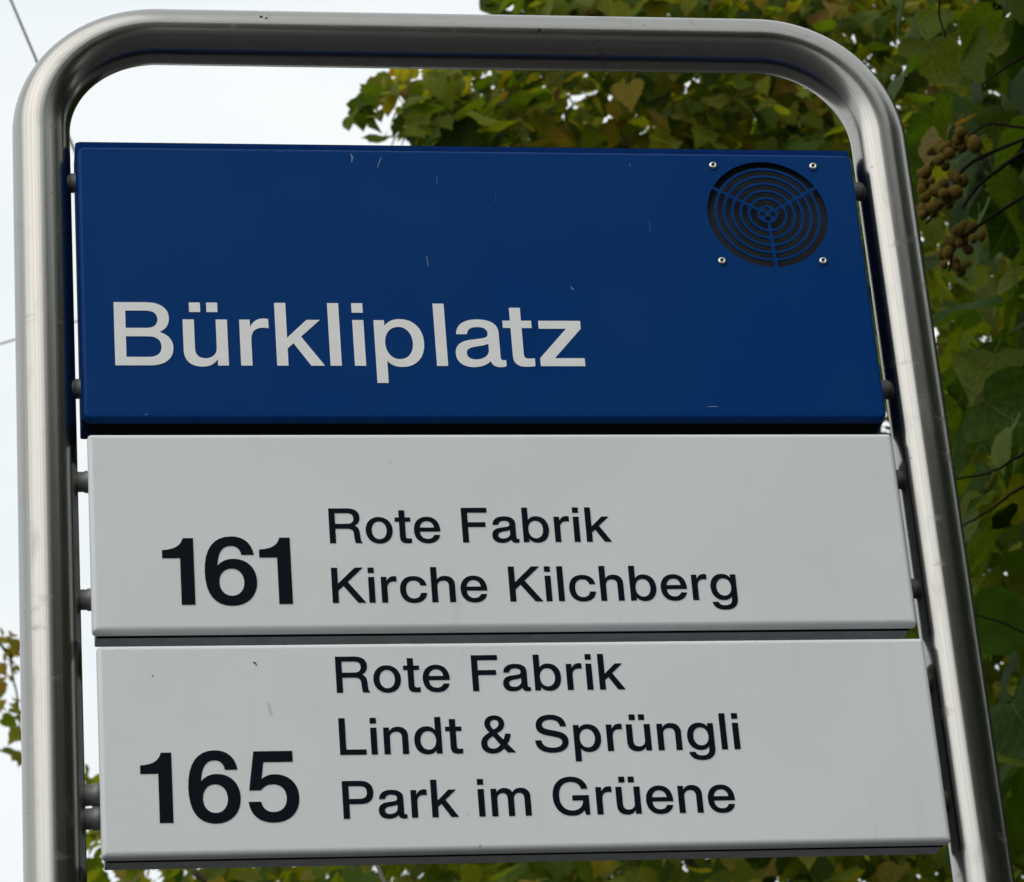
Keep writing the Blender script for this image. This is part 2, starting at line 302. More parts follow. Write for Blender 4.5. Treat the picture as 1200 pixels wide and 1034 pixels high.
# ------------------------------------------------------------------ lettering: own grotesque outlines, cap height 720 units
K = 0.5523
def ell(cx, cy, rx, ry, k=0.585):
    return (f'M {cx+rx} {cy} C {cx+rx} {cy+k*ry} {cx+k*rx} {cy+ry} {cx} {cy+ry} C {cx-k*rx} {cy+ry} {cx-rx} {cy+k*ry} {cx-rx} {cy} '
            f'C {cx-rx} {cy-k*ry} {cx-k*rx} {cy-ry} {cx} {cy-ry} C {cx+k*rx} {cy-ry} {cx+rx} {cy-k*ry} {cx+rx} {cy} Z')
def rect(x0, y0, x1, y1): return f'M {x0} {y0} L {x1} {y0} L {x1} {y1} L {x0} {y1} Z'
N_ARCH = 'C 200 510 252 538 318 538 C 435 538 500 470 500 350 L 500 0 L 388 0 L 388 330 C 388 405 352 443 288 443 C 218 443 172 398 172 320 L 172 0 Z'
GL = {
 'B': (700, ['M 76 0 L 76 720 L 400 720 C 540 720 618 650 618 540 C 618 465 585 412 520 380 C 605 352 652 290 652 200 C 652 75 565 0 420 0 Z',
             'M 188 624 L 188 426 L 390 426 C 465 426 504 460 504 525 C 504 590 465 624 390 624 Z', 'M 188 96 L 188 330 L 410 330 C 492 330 536 288 536 214 C 536 138 492 96 410 96 Z']),
 'R': (715, ['M 76 0 L 76 720 L 430 720 C 570 720 652 650 652 530 C 652 448 615 390 546 362 C 612 335 636 290 642 200 L 650 95 C 653 55 662 25 684 0 L 556 0 C 542 30 536 85 532 165 C 529 268 498 300 400 300 L 190 300 L 190 0 Z',
             'M 190 624 L 190 398 L 410 398 C 494 398 536 438 536 512 C 536 588 494 624 410 624 Z']),
 'P': (670, ['M 76 0 L 76 720 L 400 720 C 545 720 630 640 630 500 C 630 358 545 278 405 278 L 190 278 L 190 0 Z', 'M 190 622 L 190 376 L 385 376 C 470 376 514 418 514 499 C 514 580 470 622 385 622 Z']),
 'F': (600, ['M 76 0 L 76 720 L 560 720 L 560 622 L 190 622 L 190 418 L 522 418 L 522 322 L 190 322 L 190 0 Z']),
 'L': (575, ['M 76 0 L 76 720 L 190 720 L 190 100 L 548 100 L 548 0 Z']),
 'K': (690, ['M 76 0 L 76 720 L 190 720 L 190 395 L 512 720 L 660 720 L 370 430 L 690 0 L 545 0 L 288 348 L 190 252 L 190 0 Z']),
 'S': (680, ['M 618 505 L 504 505 C 496 590 435 640 330 640 C 238 640 180 600 180 537 C 180 487 212 460 300 440 L 440 408 C 580 376 640 315 640 208 C 640 68 525 -17 340 -17 C 148 -17 36 70 34 230 L 148 230 C 156 135 225 80 345 80 C 457 80 524 122 524 192 C 524 250 490 276 395 298 L 270 326 C 125 359 66 415 66 520 C 66 655 170 737 330 737 C 505 737 612 652 618 505 Z']),
 'G': (765, ['M 695 375 L 695 0 L 616 0 L 598 88 C 540 18 468 -17 375 -17 C 172 -17 40 132 40 358 C 40 588 175 737 382 737 C 550 737 660 650 684 500 L 566 500 C 545 590 478 638 382 638 C 240 638 158 534 158 358 C 158 186 245 82 380 82 C 500 82 580 158 584 277 L 395 277 L 395 375 Z']),
 '&': (665, ['M 640 0 L 495 0 L 425 80 C 370 15 300 -17 225 -17 C 100 -17 20 60 20 175 C 20 270 75 340 185 400 C 130 465 105 515 105 570 C 105 670 180 737 290 737 C 395 737 465 672 465 575 C 465 495 420 440 320 385 L 425 255 C 445 290 458 325 464 370 L 566 370 C 558 295 535 230 493 172 Z',
             'M 262 458 C 335 495 362 528 362 572 C 362 622 332 652 288 652 C 240 652 208 620 208 572 C 208 535 226 500 262 458 Z', 'M 245 328 C 165 285 132 240 132 182 C 132 120 172 78 235 78 C 285 78 328 102 365 155 Z']),
 'a': (560, ['M 540 70 L 540 -2 C 520 -10 500 -13 478 -13 C 425 -13 396 10 385 58 C 340 10 280 -13 208 -13 C 102 -13 36 48 36 145 C 36 240 96 288 204 303 C 240 308 272 311 300 316 C 356 326 374 338 374 378 C 374 424 338 449 272 449 C 205 449 170 423 164 366 L 54 366 C 58 475 140 538 275 538 C 415 538 486 483 486 385 L 486 105 C 486 78 495 66 516 66 C 524 66 532 67 540 70 Z',
             'M 374 258 C 350 244 320 236 280 230 C 190 217 148 200 148 148 C 148 102 180 75 236 75 C 318 75 374 124 374 186 Z']),
 'b': (600, ['M 60 0 L 60 720 L 172 720 L 172 462 C 205 512 255 538 322 538 C 462 538 555 430 555 262 C 555 95 465 -13 325 -13 C 255 -13 205 14 166 66 L 166 0 Z', ell(303, 262, 140, 186)]),
 'd': (600, ['M 540 0 L 540 720 L 428 720 L 428 462 C 395 512 345 538 278 538 C 138 538 45 430 45 262 C 45 95 135 -13 275 -13 C 345 -13 395 14 434 66 L 434 0 Z', ell(297, 262, 140, 186)]),
 'p': (600, ['M 60 525 L 166 525 L 166 460 C 203 512 255 538 325 538 C 465 538 555 430 555 262 C 555 95 462 -13 322 -13 C 255 -13 205 12 172 60 L 172 -195 L 60 -195 Z', ell(303, 262, 140, 186)]),
 'g': (600, ['M 540 525 L 540 30 C 540 -125 450 -205 290 -205 C 150 -205 65 -145 56 -42 L 168 -42 C 176 -90 218 -116 290 -116 C 385 -116 428 -70 428 25 L 428 68 C 393 20 342 -5 278 -5 C 138 -5 45 103 45 266 C 45 430 135 538 275 538 C 345 538 397 512 434 460 L 434 525 Z', ell(297, 266, 140, 182)]),
 'c': (560, ['M 532 345 L 420 345 C 408 412 362 449 292 449 C 202 449 150 380 150 262 C 150 145 202 76 290 76 C 362 76 410 116 420 190 L 534 190 C 520 65 425 -13 290 -13 C 133 -13 38 92 38 262 C 38 432 135 538 292 538 C 430 538 520 465 532 345 Z']),
 'e': (570, ['M 534 232 L 150 232 C 155 130 205 76 290 76 C 352 76 394 105 410 158 L 524 158 C 500 50 410 -13 290 -13 C 133 -13 38 92 38 262 C 38 428 137 538 288 538 C 446 538 536 425 534 232 Z', 'M 418 312 L 152 312 C 162 395 212 449 286 449 C 362 449 412 397 418 312 Z']),
 'o': (580, [ell(290, 262, 252, 275), ell(290, 262, 140, 186)]),
 'h': (560, ['M 60 0 L 60 720 L 172 720 L 172 460 ' + N_ARCH]),
 'n': (560, ['M 60 0 L 60 525 L 166 525 L 166 452 ' + N_ARCH]),
 'm': (832, ['M 60 0 L 60 525 L 166 525 L 166 458 C 200 512 248 538 312 538 C 378 538 425 510 450 458 C 488 512 540 538 602 538 C 710 538 772 475 772 362 L 772 0 L 660 0 L 660 335 C 660 407 628 443 572 443 C 510 443 472 398 472 325 L 472 0 L 360 0 L 360 335 C 360 407 328 443 272 443 C 212 443 172 398 172 325 L 172 0 Z']),
 'i': (232, [rect(60, 0, 172, 525), rect(60, 610, 172, 720)]),
 'l': (232, [rect(60, 0, 172, 720)]),
 'r': (365, ['M 60 0 L 60 525 L 165 525 L 165 440 C 195 505 240 538 300 538 C 318 538 332 537 350 533 L 350 426 C 332 430 314 432 292 432 C 212 432 172 385 172 285 L 172 0 Z']),
 'k': (540, ['M 60 0 L 60 720 L 172 720 L 172 318 L 375 525 L 510 525 L 312 332 L 535 0 L 400 0 L 234 256 L 172 196 L 172 0 Z']),
 't': (322, ['M 12 525 L 90 525 L 90 675 L 202 675 L 202 525 L 306 525 L 306 440 L 202 440 L 202 135 C 202 98 218 86 256 86 C 275 86 292 87 310 90 L 310 0 C 284 -6 252 -8 226 -8 C 130 -8 90 30 90 120 L 90 440 L 12 440 Z']),
 'z': (510, ['M 30 0 L 30 92 L 320 433 L 42 433 L 42 525 L 472 525 L 472 435 L 180 92 L 482 92 L 482 0 Z']),
 '1': (402, ['M 198 0 L 198 505 L 20 505 L 20 592 C 135 597 207 630 230 720 L 334 720 L 334 0 Z']),
 '6': (567, ['M 528 535 L 402 535 C 392 600 355 635 300 635 C 215 635 168 565 160 420 C 200 468 255 492 320 492 C 455 492 548 395 548 245 C 548 90 445 -15 295 -15 C 120 -15 30 110 30 350 C 30 600 125 737 305 737 C 430 737 512 662 528 535 Z', ell(296, 240, 124, 148)]),
 '5': (567, ['M 100 720 L 492 720 L 492 608 L 196 608 L 170 432 C 205 463 250 480 302 480 C 445 480 540 385 540 240 C 540 85 435 -15 278 -15 C 135 -15 42 65 32 200 L 158 200 C 168 130 212 92 278 92 C 362 92 414 148 414 238 C 414 325 362 378 280 378 C 228 378 188 358 160 318 L 42 318 Z']),
 ' ': (300, []),
}
U_BODY = 'M 500 525 L 500 0 L 394 0 L 394 73 C 360 15 308 -13 242 -13 C 125 -13 60 55 60 175 L 60 525 L 172 525 L 172 195 C 172 120 208 82 272 82 C 342 82 388 127 388 205 L 388 525 Z'
GL['ü'] = (560, [U_BODY, rect(128, 610, 238, 720), rect(300, 610, 410, 720)])

def glyph_line(name, text, x0, z0, cap_h, m, parent, x1=None, lefts=None, advs=None, y=-0.0004):
    """one line of cut vinyl lettering on the panel's face, a mesh for each word; x0..x1 is the inked width"""
    s = cap_h/720.0
    pos, x = [], 0.0
    for i, ch in enumerate(text):
        pos.append(x); x += (advs[i] if advs else GL[ch][0])
    def ink(ch):
        xs = []
        for c in GL[ch][1]:
            v = [float(q) for q in c.replace('M', ' ').replace('L', ' ').replace('C', ' ').replace('Z', ' ').split()]; xs += v[0::2]
        return min(xs), max(xs)
    if lefts: pos = [l - ink(ch)[0] for l, ch in zip(lefts, text)]
    first, last = pos[0] + ink(text[0])[0], pos[-1] + ink(text[-1])[1]
    sx = (x1-x0)/(last-first) if x1 is not None else s
    words, w0 = [], 0
    for i, ch in enumerate(text + ' '):
        if ch == ' ': words.append((w0, i)); w0 = i+1
    for i0, i1 in words: glyph_word(name, text[i0:i1], pos[i0:i1], first, sx, s, x0, z0, m, parent, y)
def glyph_word(name, text, pos, first, sx, s, x0, z0, m, parent, y):
    cu = bpy.data.curves.new(name, 'CURVE'); cu.dimensions = '2D'; cu.fill_mode = 'BOTH'; cu.resolution_u = 8
    cu.extrude = 0.00015
    for ch, px in zip(text, pos):
        for c in GL[ch][1]:
            tok = c.split(); i = 0; pts = []            # [(anchor, handle_in, handle_out)]
            while i < len(tok):
                k = tok[i]
                if k in 'ML':
                    p = (float(tok[i+1]), float(tok[i+2])); pts.append([p, None, None]); i += 3
                elif k == 'C':
                    a, b_, p = [(float(tok[i+q]), float(tok[i+q+1])) for q in (1, 3, 5)]
                    pts[-1][2] = a; pts.append([p, b_, None]); i += 7
                else: i += 1
            if pts[-1][0] == pts[0][0]: pts[0][1] = pts[-1][1]; pts.pop()
            sp = cu.splines.new('BEZIER'); sp.use_cyclic_u = True; sp.bezier_points.add(len(pts)-1)
            f = lambda q: ((q[0]+px-first)*sx, q[1]*s, 0)
            n = len(pts)
            for bpnt, j in zip(sp.bezier_points, range(n)):
                p, hi, ho = pts[j]; bpnt.handle_left_type = bpnt.handle_right_type = 'FREE'
                prv, nxt = pts[j-1][0], pts[(j+1) % n][0]
                th = lambda q: (p[0]+(q[0]-p[0])/3, p[1]+(q[1]-p[1])/3)
                bpnt.co = f(p); bpnt.handle_left = f(hi if hi else th(prv)); bpnt.handle_right = f(ho if ho else th(nxt))
    tmp = bpy.data.objects.new('tmp_curve', cu); COL.objects.link(tmp)
    dg = bpy.context.evaluated_depsgraph_get(); me = bpy.data.meshes.new_from_object(tmp.evaluated_get(dg))
    bpy.data.objects.remove(tmp); bpy.data.curves.remove(cu)
    me.transform(Matrix.Translation((x0, y, z0)) @ Matrix.Rotation(math.pi/2, 4, 'X'))
    me.materials.clear(); me.name = name
    return link(name, me, m, parent)

# ------------------------------------------------------------------ the bus stop sign
Z = EYE
sign = tag(empty('bus_stop_sign', (0, 0.03, 0)),
           'bus stop sign with one blue and two white panels inside a bent steel tube frame', 'bus stop sign')
PX, PY, PR, PTOP, CR = 0.4598, 0.030, 0.0305, 2.2815+Z, 0.128
path = [(-PX, PY, 0.0)] + [(-PX, PY, z) for z in np.linspace(0.3, PTOP-CR, 24)]
path += [(-PX+CR-CR*math.cos(a), PY, PTOP-CR+CR*math.sin(a)) for a in np.linspace(0, math.pi/2, 28)[1:]]
path += [(x, PY, PTOP) for x in np.linspace(-PX+CR, PX-CR, 10)[1:]]
path += [(PX-CR+CR*math.sin(a), PY, PTOP-CR+CR*math.cos(a)) for a in np.linspace(0, math.pi/2, 28)[1:]]
path += [(PX, PY, z) for z in np.linspace(PTOP-CR, 0.3, 24)[1:]] + [(PX, PY, 0.0)]
frame = link('tube_frame', tube_mesh('tube_frame', path, PR, 56, True, True), M_STEEL, sign)
tag(frame, 'brushed stainless steel tube bent over the top with rounded corners')
for s in (-1, 1):
    bm = box_bm(s*PX-0.11, s*PX+0.11, PY-0.11, PY+0.11, 0.001, 0.014, 0.003)
    link('base_plate', from_bm(bm, 'base_plate'), M_BOLT, sign)

def lid_mesh(name, x0, x1, z0, z1, y1, rad, hole=None, corner=0.004):
    """tray-shaped sheet lid: rounded front edge (radius rad), front face may carry a round hole"""
    bm = bmesh.new()
    def outline(ins, y):
        c = max(corner-ins, 0.0008); pts = []
        for cx, cz, a0 in ((x1-ins-c, z1-ins-c, 0), (x0+ins+c, z1-ins-c, 90), (x0+ins+c, z0+ins+c, 180), (x1-ins-c, z0+ins+c, 270)):
            for k in range(5):
                a = math.radians(a0+k*22.5); pts.append((cx+c*math.cos(a), y, cz+c*math.sin(a)))
        return [bm.verts.new(p) for p in pts]
    rings = [outline(0, y1)]
    for k in range(7):
        a = math.pi/2*k/6
        rings.append(outline(rad*(1-math.cos(a)), rad*(1-math.sin(a))))
    for A, B in zip(rings, rings[1:]):
        for j in range(len(A)):
            j2 = (j+1) % len(A); f = bm.faces.new((A[j], A[j2], B[j2], B[j])); f.smooth = True
    front = rings[-1]
    if hole is None: bm.faces.new(front)
    else:
        hx, hz, hr = hole; n = 72
        H = [bm.verts.new((hx+hr*math.cos(2*math.pi*k/n), 0, hz+hr*math.sin(2*math.pi*k/n))) for k in range(n)]
        Hb = [bm.verts.new((v.co.x, 0.002, v.co.z)) for v in H]
        for k in range(n): bm.faces.new((H[k], H[(k+1) % n], Hb[(k+1) % n], Hb[k]))
        es = [bm.edges.get((front[j], front[(j+1) % len(front)])) for j in range(len(front))]
        es += [bm.edges.get((H[k], H[(k+1) % n])) for k in range(n)]
        bmesh.ops.triangle_fill(bm, use_beauty=True, use_dissolve=False, edges=es)
        # keep the hole open
        for f in [f for f in bm.faces if all(abs(v.co.y) < 1e-6 for v in f.verts) and all((v.co.x-hx)**2+(v.co.z-hz)**2 < (hr*1.001)**2 for v in f.verts)]: bm.faces.remove(f)
    bmesh.ops.recalc_face_normals(bm, faces=bm.faces)
    c0 = bm.faces[:]
    return from_bm(bm, name)

GX, GZ, GR = 0.3158, 2.0442+Z, 0.0662
# --- blue stop-name panel
bx0, bx1, bz0, bz1 = -0.4227, 0.4173, 1.7941+Z, 2.1207+Z
blue = link('name_panel', lid_mesh('name_panel', bx0, bx1, bz0, bz1, 0.0115, 0.0035, (GX, GZ, GR), 0.007), M_BLUE, sign)
tag(blue, 'blue stop name panel with round loudspeaker grille')
body = link('panel_box', from_bm(box_bm(bx0-0.002, bx1+0.0015, 0.0135, 0.058, bz0+0.006, bz1+0.0145, 0.002, 2), 'panel_box'), M_BODY_B, blue)
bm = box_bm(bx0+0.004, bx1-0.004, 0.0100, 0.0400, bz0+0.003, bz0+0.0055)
link('shade_strip', from_bm(bm, 'shade_strip'), M_DARK, blue)  # black strip standing in for the shade under the blue box
glyph_line('lettering', 'Bürkliplatz', -0.3898, 1.8557+Z, 0.0748, M_VINYL_W, blue, x1=0.0998, lefts=[15, 692, 1254, 1611, 2142, 2385, 2599, 3208, 3406, 3904, 4257])
link('reflection_blocker', from_bm(box_bm(bx0+0.002, bx1-0.002, 0.0165, 0.0565, bz1+0.0143, bz1+0.0162), 'reflection_blocker'), M_DARK, blue)  # unseen dark sheet added to keep a blue reflection off the tube
# grille: thin concentric webs, three spokes and a hub with four holes, flush with the lid
bm = bmesh.new()
def ring_seg(r_in, r_out, n=72, y0=0.0, y1=0.0019):
    vs = []
    for k in range(n):
        a = 2*math.pi*k/n; c, s_ = math.cos(a), math.sin(a)
        vs.append([bm.verts.new((GX+r*c, y, GZ+r*s_)) for r, y in ((r_in, y0), (r_out, y0), (r_out, y1), (r_in, y1))])
    for k in range(n):
        A, B = vs[k], vs[(k+1) % n]
        for q in range(4): bm.faces.new((A[q], A[(q+1) % 4], B[(q+1) % 4], B[q]))
pitch = (GR-0.0112)/6
webs = [0.0112+pitch*k for k in range(1, 6)]
for r in webs: ring_seg(r-0.0014, r+0.0014)
for ang in (-88, 150, 31):
    a = math.radians(ang); d = Vector((math.cos(a), 0, math.sin(a))); p = Vector((-d.z, 0, d.x))
    q0, q1, w = 0.0105, GR+0.0004, 0.0017
    c0 = Vector((GX, 0, GZ))
    def bar(ra, rb, w, ya, yb):
        vs = [bm.verts.new(c0+d*r+p*s_*w+Vector((0, y, 0))) for y in (ya, yb) for r, s_ in ((ra, -1), (rb, -1), (rb, 1), (ra, 1))]
        for f in ((0, 1, 2, 3), (7, 6, 5, 4), (0, 4, 5, 1), (1, 5, 6, 2), (2, 6, 7, 3), (3, 7, 4, 0)): bm.faces.new([vs[i] for i in f])
    bar(q0, q1, w, 0.0001, 0.0018)
    for r in webs: bar(r-0.0024, r+0.0024, w*1.6, 0.00018, 0.0017)   # the slots' rounded ends leave wider bridges
hub_n = 48
bmesh.ops.recalc_face_normals(bm, faces=bm.faces)
grille = link('speaker_grille', from_bm(bm, 'speaker_grille'), M_BLUE, blue)
bm = bmesh.new()
top = [bm.verts.new((GX+0.0112*math.cos(2*math.pi*k/48), 0.00005, GZ+0.0112*math.sin(2*math.pi*k/48))) for k in range(48)]
ed = [bm.edges.new((top[k], top[(k+1) % 48])) for k in range(48)]
HOLES = [(GX, GZ+0.0058), (GX, GZ-0.0058), (GX-0.0058, GZ), (GX+0.0058, GZ)]
for hx, hz in HOLES:
    hv = [bm.verts.new((hx+0.0031*math.cos(2*math.pi*k/16), 0.00005, hz+0.0031*math.sin(2*math.pi*k/16))) for k in range(16)]
    ed += [bm.edges.new((hv[k], hv[(k+1) % 16])) for k in range(16)]
bmesh.ops.triangle_fill(bm, use_beauty=True, edges=ed)
for f in [f for f in bm.faces if any(all((v.co.x-hx)**2+(v.co.z-hz)**2 < 0.0032**2 for v in f.verts) for hx, hz in HOLES)]: bm.faces.remove(f)
ext = bmesh.ops.extrude_face_region(bm, geom=bm.faces[:])
bmesh.ops.translate(bm, verts=[v for v in ext['geom'] if isinstance(v, bmesh.types.BMVert)], vec=(0, 0.0018, 0))
bmesh.ops.recalc_face_normals(bm, faces=bm.faces)
link('grille_hub', from_bm(bm, 'grille_hub'), M_BLUE, blue)
bm = bmesh.new(); bmesh.ops.create_circle(bm, cap_ends=True, radius=GR+0.004, segments=48)
me = from_bm(bm, 'grille_backing'); me.transform(Matrix.Translation((GX, 0.0085, GZ)) @ Matrix.Rotation(math.pi/2, 4, 'X'))
link('grille_backing', me, plain('grille_backing_tone', (0.022, 0.028, 0.034), 0.9, 0, 0.4, 900), blue)  # even dark tone behind the grille slots
# screws: domed socket heads
def screw_mesh():
    bm = bmesh.new()
    prof = [(0.0046, 0.0), (0.0046, 0.0008), (0.0040, 0.0019), (0.0030, 0.0024), (0.0019, 0.0024), (0.0017, 0.0010), (0.0, 0.0010)]
    n = 24; rows = []
    for r, h in prof[:-1]: rows.append([bm.verts.new((r*math.cos(2*math.pi*k/n), -h, r*math.sin(2*math.pi*k/n))) for k in range(n)])
    for A, B in zip(rows, rows[1:]):
        for k in range(n): bm.faces.new((A[k], A[(k+1) % n], B[(k+1) % n], B[k])).smooth = True
    f = bm.faces.new(rows[-1]); f.material_index = 1
    bmesh.ops.recalc_face_normals(bm, faces=bm.faces)
    me = from_bm(bm, 'screw'); me.materials.append(M_SCREW); me.materials.append(M_SOCKET); return me
sme = screw_mesh()
for sx, sz in ((0.2617, 2.1049), (0.3730, 2.1050), (0.2592, 1.9846), (0.3703, 1.9854)):
    o = link('screw', sme, None, blue); o.location = (sx, -0.0001, sz+Z)

# --- white route panels
def route_panel(dx, z0, z1):
    x0, x1 = -0.42+dx, 0.42+dx
    p = link('route_panel', lid_mesh('route_panel', x0, x1, z0, z1, 0.0105, 0.0055), M_WHITE, sign)
    link('panel_box', from_bm(box_bm(x0+0.004, x1-0.004, 0.0170, 0.046, z0+0.004, z1-0.016, 0.0015, 2), 'panel_box'), M_BODY_W, p)
    link('shade_strip', from_bm(box_bm(x0+0.005, x1-0.005, 0.0095, 0.0195, z0+0.0015, z1-0.02), 'shade_strip'), M_DARK, p)  # black filler painted as the shade in the groove behind the lid
    return p
w1 = tag(route_panel(0.0, 1.5551+Z, 1.7769+Z), 'white route panel for line 161')
w2 = tag(route_panel(0.0038, 1.3172+Z, 1.5404+Z), 'white route panel for line 165')
glyph_line('lettering', '161', -0.3488, 1.5836+Z, 0.0738, M_VINYL_K, w1, x1=-0.2200, lefts=[0, 418, 969])
glyph_line('lettering', 'Rote Fabrik', -0.1793, 1.6510+Z, 0.0392, M_VINYL_K, w1, x1=0.1100)
glyph_line('lettering', 'Kirche Kilchberg', -0.1800, 1.5843+Z, 0.0390, M_VINYL_K, w1, x1=0.2345)
glyph_line('lettering', '165', -0.3772, 1.3511+Z, 0.0734, M_VINYL_K, w2, x1=-0.2238, lefts=[0, 472, 1068])
glyph_line('lettering', 'Rote Fabrik', -0.1812, 1.4861+Z, 0.0390, M_VINYL_K, w2, x1=0.1092)
glyph_line('lettering', 'Lindt & Sprüngli', -0.1814, 1.4195+Z, 0.0390, M_VINYL_K, w2, x1=0.2199)
glyph_line('lettering', 'Park im Grüene', -0.1816, 1.3522+Z, 0.0395, M_VINYL_K, w2, x1=0.2085)

# --- spacer bolts between the tube and the panel boxes
for s, zs in ((-1, (2.0935, 1.8447, 1.7369, 1.6044, 1.3938, 1.3688)), (1, (2.0923, 1.8446, 1.7371, 1.6096, 1.5049, 1.3731))):
    for z in zs:
        inner = 0.410 if z < 1.79 else 0.414
        pts = [(s*inner, PY, z+Z), (s*0.4225, PY, z+Z), (s*0.4232, PY, z+Z), (s*0.4345, PY, z+Z)]
        link('spacer_bolt', tube_mesh('spacer_bolt', pts, [0.0115, 0.0115, 0.0105, 0.0105], 20), M_BOLT, sign)

# --- chips, scratches and specks seen on the panels
bm = bmesh.new(); bmesh.ops.create_icosphere(bm, subdivisions=1, radius=1); sp_me = from_bm(bm, 'speck'); sp_me.materials.append(M_BUG)
for u, v, s_ in ((632, 35, 0.0022), (637, 38, 0.0013), (306, 20, 0.0018), (312, 21.5, 0.0014), (694, 51, 0.0015), (360, 44, 0.0012), (755, 30, 0.0008), (543, 32, 0.0008), (825, 57, 0.0010)):
    d = ray(u, v); o_ = CAM-Vector((0, PY, PTOP)); a_ = d.y**2+d.z**2; b__ = o_.y*d.y+o_.z*d.z; c_ = o_.y**2+o_.z**2-PR**2      # where the sight line meets the top tube
    p = CAM + d*((-b__-math.sqrt(b__*b__-a_*c_))/a_)
    o = link('speck', sp_me, None, frame); o.location = p; o.scale = (s_*1.2, s_*0.6, s_)
def unproj(u, v, y=-0.0004):
    d = ray(u, v); k = (y-CAM.y)/d.y; return CAM + d*k
def mark(name, pts, w, m, parent):
    """a sliver following pixel points of the photograph, on the face of the panel"""
    P = [unproj(*p) for p in pts]; L_, R_ = [], []
    for i, p in enumerate(P):
        tdir = (P[min(i+1, len(P)-1)]-P[max(i-1, 0)]).normalized(); nrm = Vector((-tdir.z, 0, tdir.x))
        ww = w*(0.35 if i in (0, len(P)-1) else random.uniform(0.7, 1.2))*0.5
        L_.append(p+nrm*ww); R_.append(p-nrm*ww)
    n = len(P); me = bpy.data.meshes.new(name)
    me.from_pydata(L_+R_, [], [(i, i+1, n+i+1, n+i) for i in range(n-1)]); link(name, me, m, parent)
for pts, w in (([(411, 180), (413, 185), (412, 190)], 0.0022), ([(447, 184), (445, 189), (442, 197)], 0.0013), ([(512, 206), (512, 215)], 0.0011), ([(500, 299), (501, 306), (502, 313)], 0.0009),
               ([(669, 336), (672, 340)], 0.0028), ([(828, 477), (835, 476.5), (842, 477)], 0.0010), ([(170, 486), (173, 486)], 0.0016), ([(761, 258), (762, 272)], 0.0007), ([(581, 228), (581, 238)], 0.0006), ([(738, 192), (738, 195)], 0.0014)):
    mark('paint_chip', pts, w, M_CHIP, blue)
for pts, w, mm, par in (([(296, 776), (299, 777), (301, 780)], 0.0018, M_BUG, w2), ([(178, 791), (180, 793)], 0.0024, M_BUG, w2), ([(184, 537), (185, 538)], 0.0018, M_STAIN, w1),
                        ([(314, 822), (316, 832), (318, 838)], 0.004, M_STAIN, w2), ([(725, 721), (726, 725)], 0.0022, M_STAIN, w1), ([(563, 990), (562, 993)], 0.0016, M_BUG, w2), ([(458, 541), (458, 543)], 0.0012, M_BUG, w1)):
    mark('speck', pts, w, mm, par)

# ------------------------------------------------------------------ leaves
def leaf_template(kind, rnd):
    """blade along +Y from its base (0,0,0) to the tip (0,1,0), normal +Z, folded along the midrib and curling down at the tip"""
    if kind == 'heart':  prof = [(0.0, 0.02), (-0.09, 0.22), (0.02, 0.40), (0.22, 0.47), (0.45, 0.40), (0.66, 0.26), (0.85, 0.10), (1.0, 0.0)]
    elif kind == 'lobed': prof = [(0.0, 0.02), (-0.10, 0.20), (0.00, 0.42), (0.20, 0.56), (0.36, 0.40), (0.50, 0.46), (0.70, 0.22), (1.0, 0.0)]
    else:                prof = [(0.0, 0.02), (-0.04, 0.20), (0.10, 0.40), (0.20, 0.36), (0.34, 0.44), (0.48, 0.30), (0.62, 0.32), (0.80, 0.12), (1.0, 0.0)]
    n = len(prof)
    curl, fold, wav = rnd.uniform(0.05, 0.35), rnd.uniform(0.10, 0.45), rnd.uniform(-0.06, 0.06)
    V, F = [], []
    def z(x, y): return -curl*max(y, 0)**2 + fold*abs(x)*(1-0.5*abs(x)) + wav*math.sin(7*y+4*x)
    for y, x in prof: V.append((0, max(y, 0.0) if y < 1 else 1.0, z(0, y)))
    for sgn in (-1, 1):
        b0 = len(V)
        for y, x in prof: V.append((sgn*x*rnd.uniform(0.93, 1.07), y, z(x, y)))
        for i in range(n-1):
            q = (i, i+1, b0+i+1, b0+i)
            F.append(q if sgn < 0 else q[::-1])
    return np.array(V, float), F
def smooth_profile(prof, sub=3):
    P = [np.array(p, float) for p in prof]; P = [P[0]] + P + [P[-1]]; Q = []
    for i in range(1, len(P)-2):
        a, b_, c, d = P[i-1:i+3]
        for k in range(sub):
            tt = k/sub; Q.append(0.5*((2*b_)+(c-a)*tt+(2*a-5*b_+4*c-d)*tt*tt+(3*b_-a-3*c+d)*tt**3))
    return Q + [P[-1]]
def fine_leaf(prof, rnd, tooth=0.0):
    """a single blade with a smooth outline, two strips on each side of the midrib, side veins pressed in"""
    Q = smooth_profile(prof); n = len(Q)
    curl, fold, wav, tw = rnd.uniform(0.05, 0.4), rnd.uniform(0.05, 0.4), rnd.uniform(-0.05, 0.05), rnd.uniform(-0.25, 0.25)
    V, F = [], []
    def z(x, y): return -curl*max(y, 0)**2 + fold*abs(x)*(1-0.9*abs(x)) + wav*math.sin(8*y+5*x) + tw*x*y
    for y, x in Q: yy = min(max(y, 0.0), 1.0); V.append((0, yy, z(0, yy)-0.012))
    for sgn in (-1, 1):
        rows = [0]
        for q, fr in enumerate((0.5, 1.0)):
            b0 = len(V)
            for i, (y, x) in enumerate(Q):
                ym = y if fr == 1 else 0.5*(y+min(max(y, 0), 1))
                xx = sgn*x*fr*(1+(tooth*(1 if i % 2 else -1) if fr == 1 and 0 < i < n-1 else 0))
                V.append((xx, ym, z(xx, ym) + (0.010 if i % 3 == 0 else -0.006)*fr))
            rows.append(b0)
        for r0_, r1_ in zip(rows, rows[1:]):
            for i in range(n-1):
                q = (r0_+i, r0_+i+1, r1_+i+1, r1_+i); F.append(q if sgn < 0 else q[::-1])
    return np.array(V, float), F
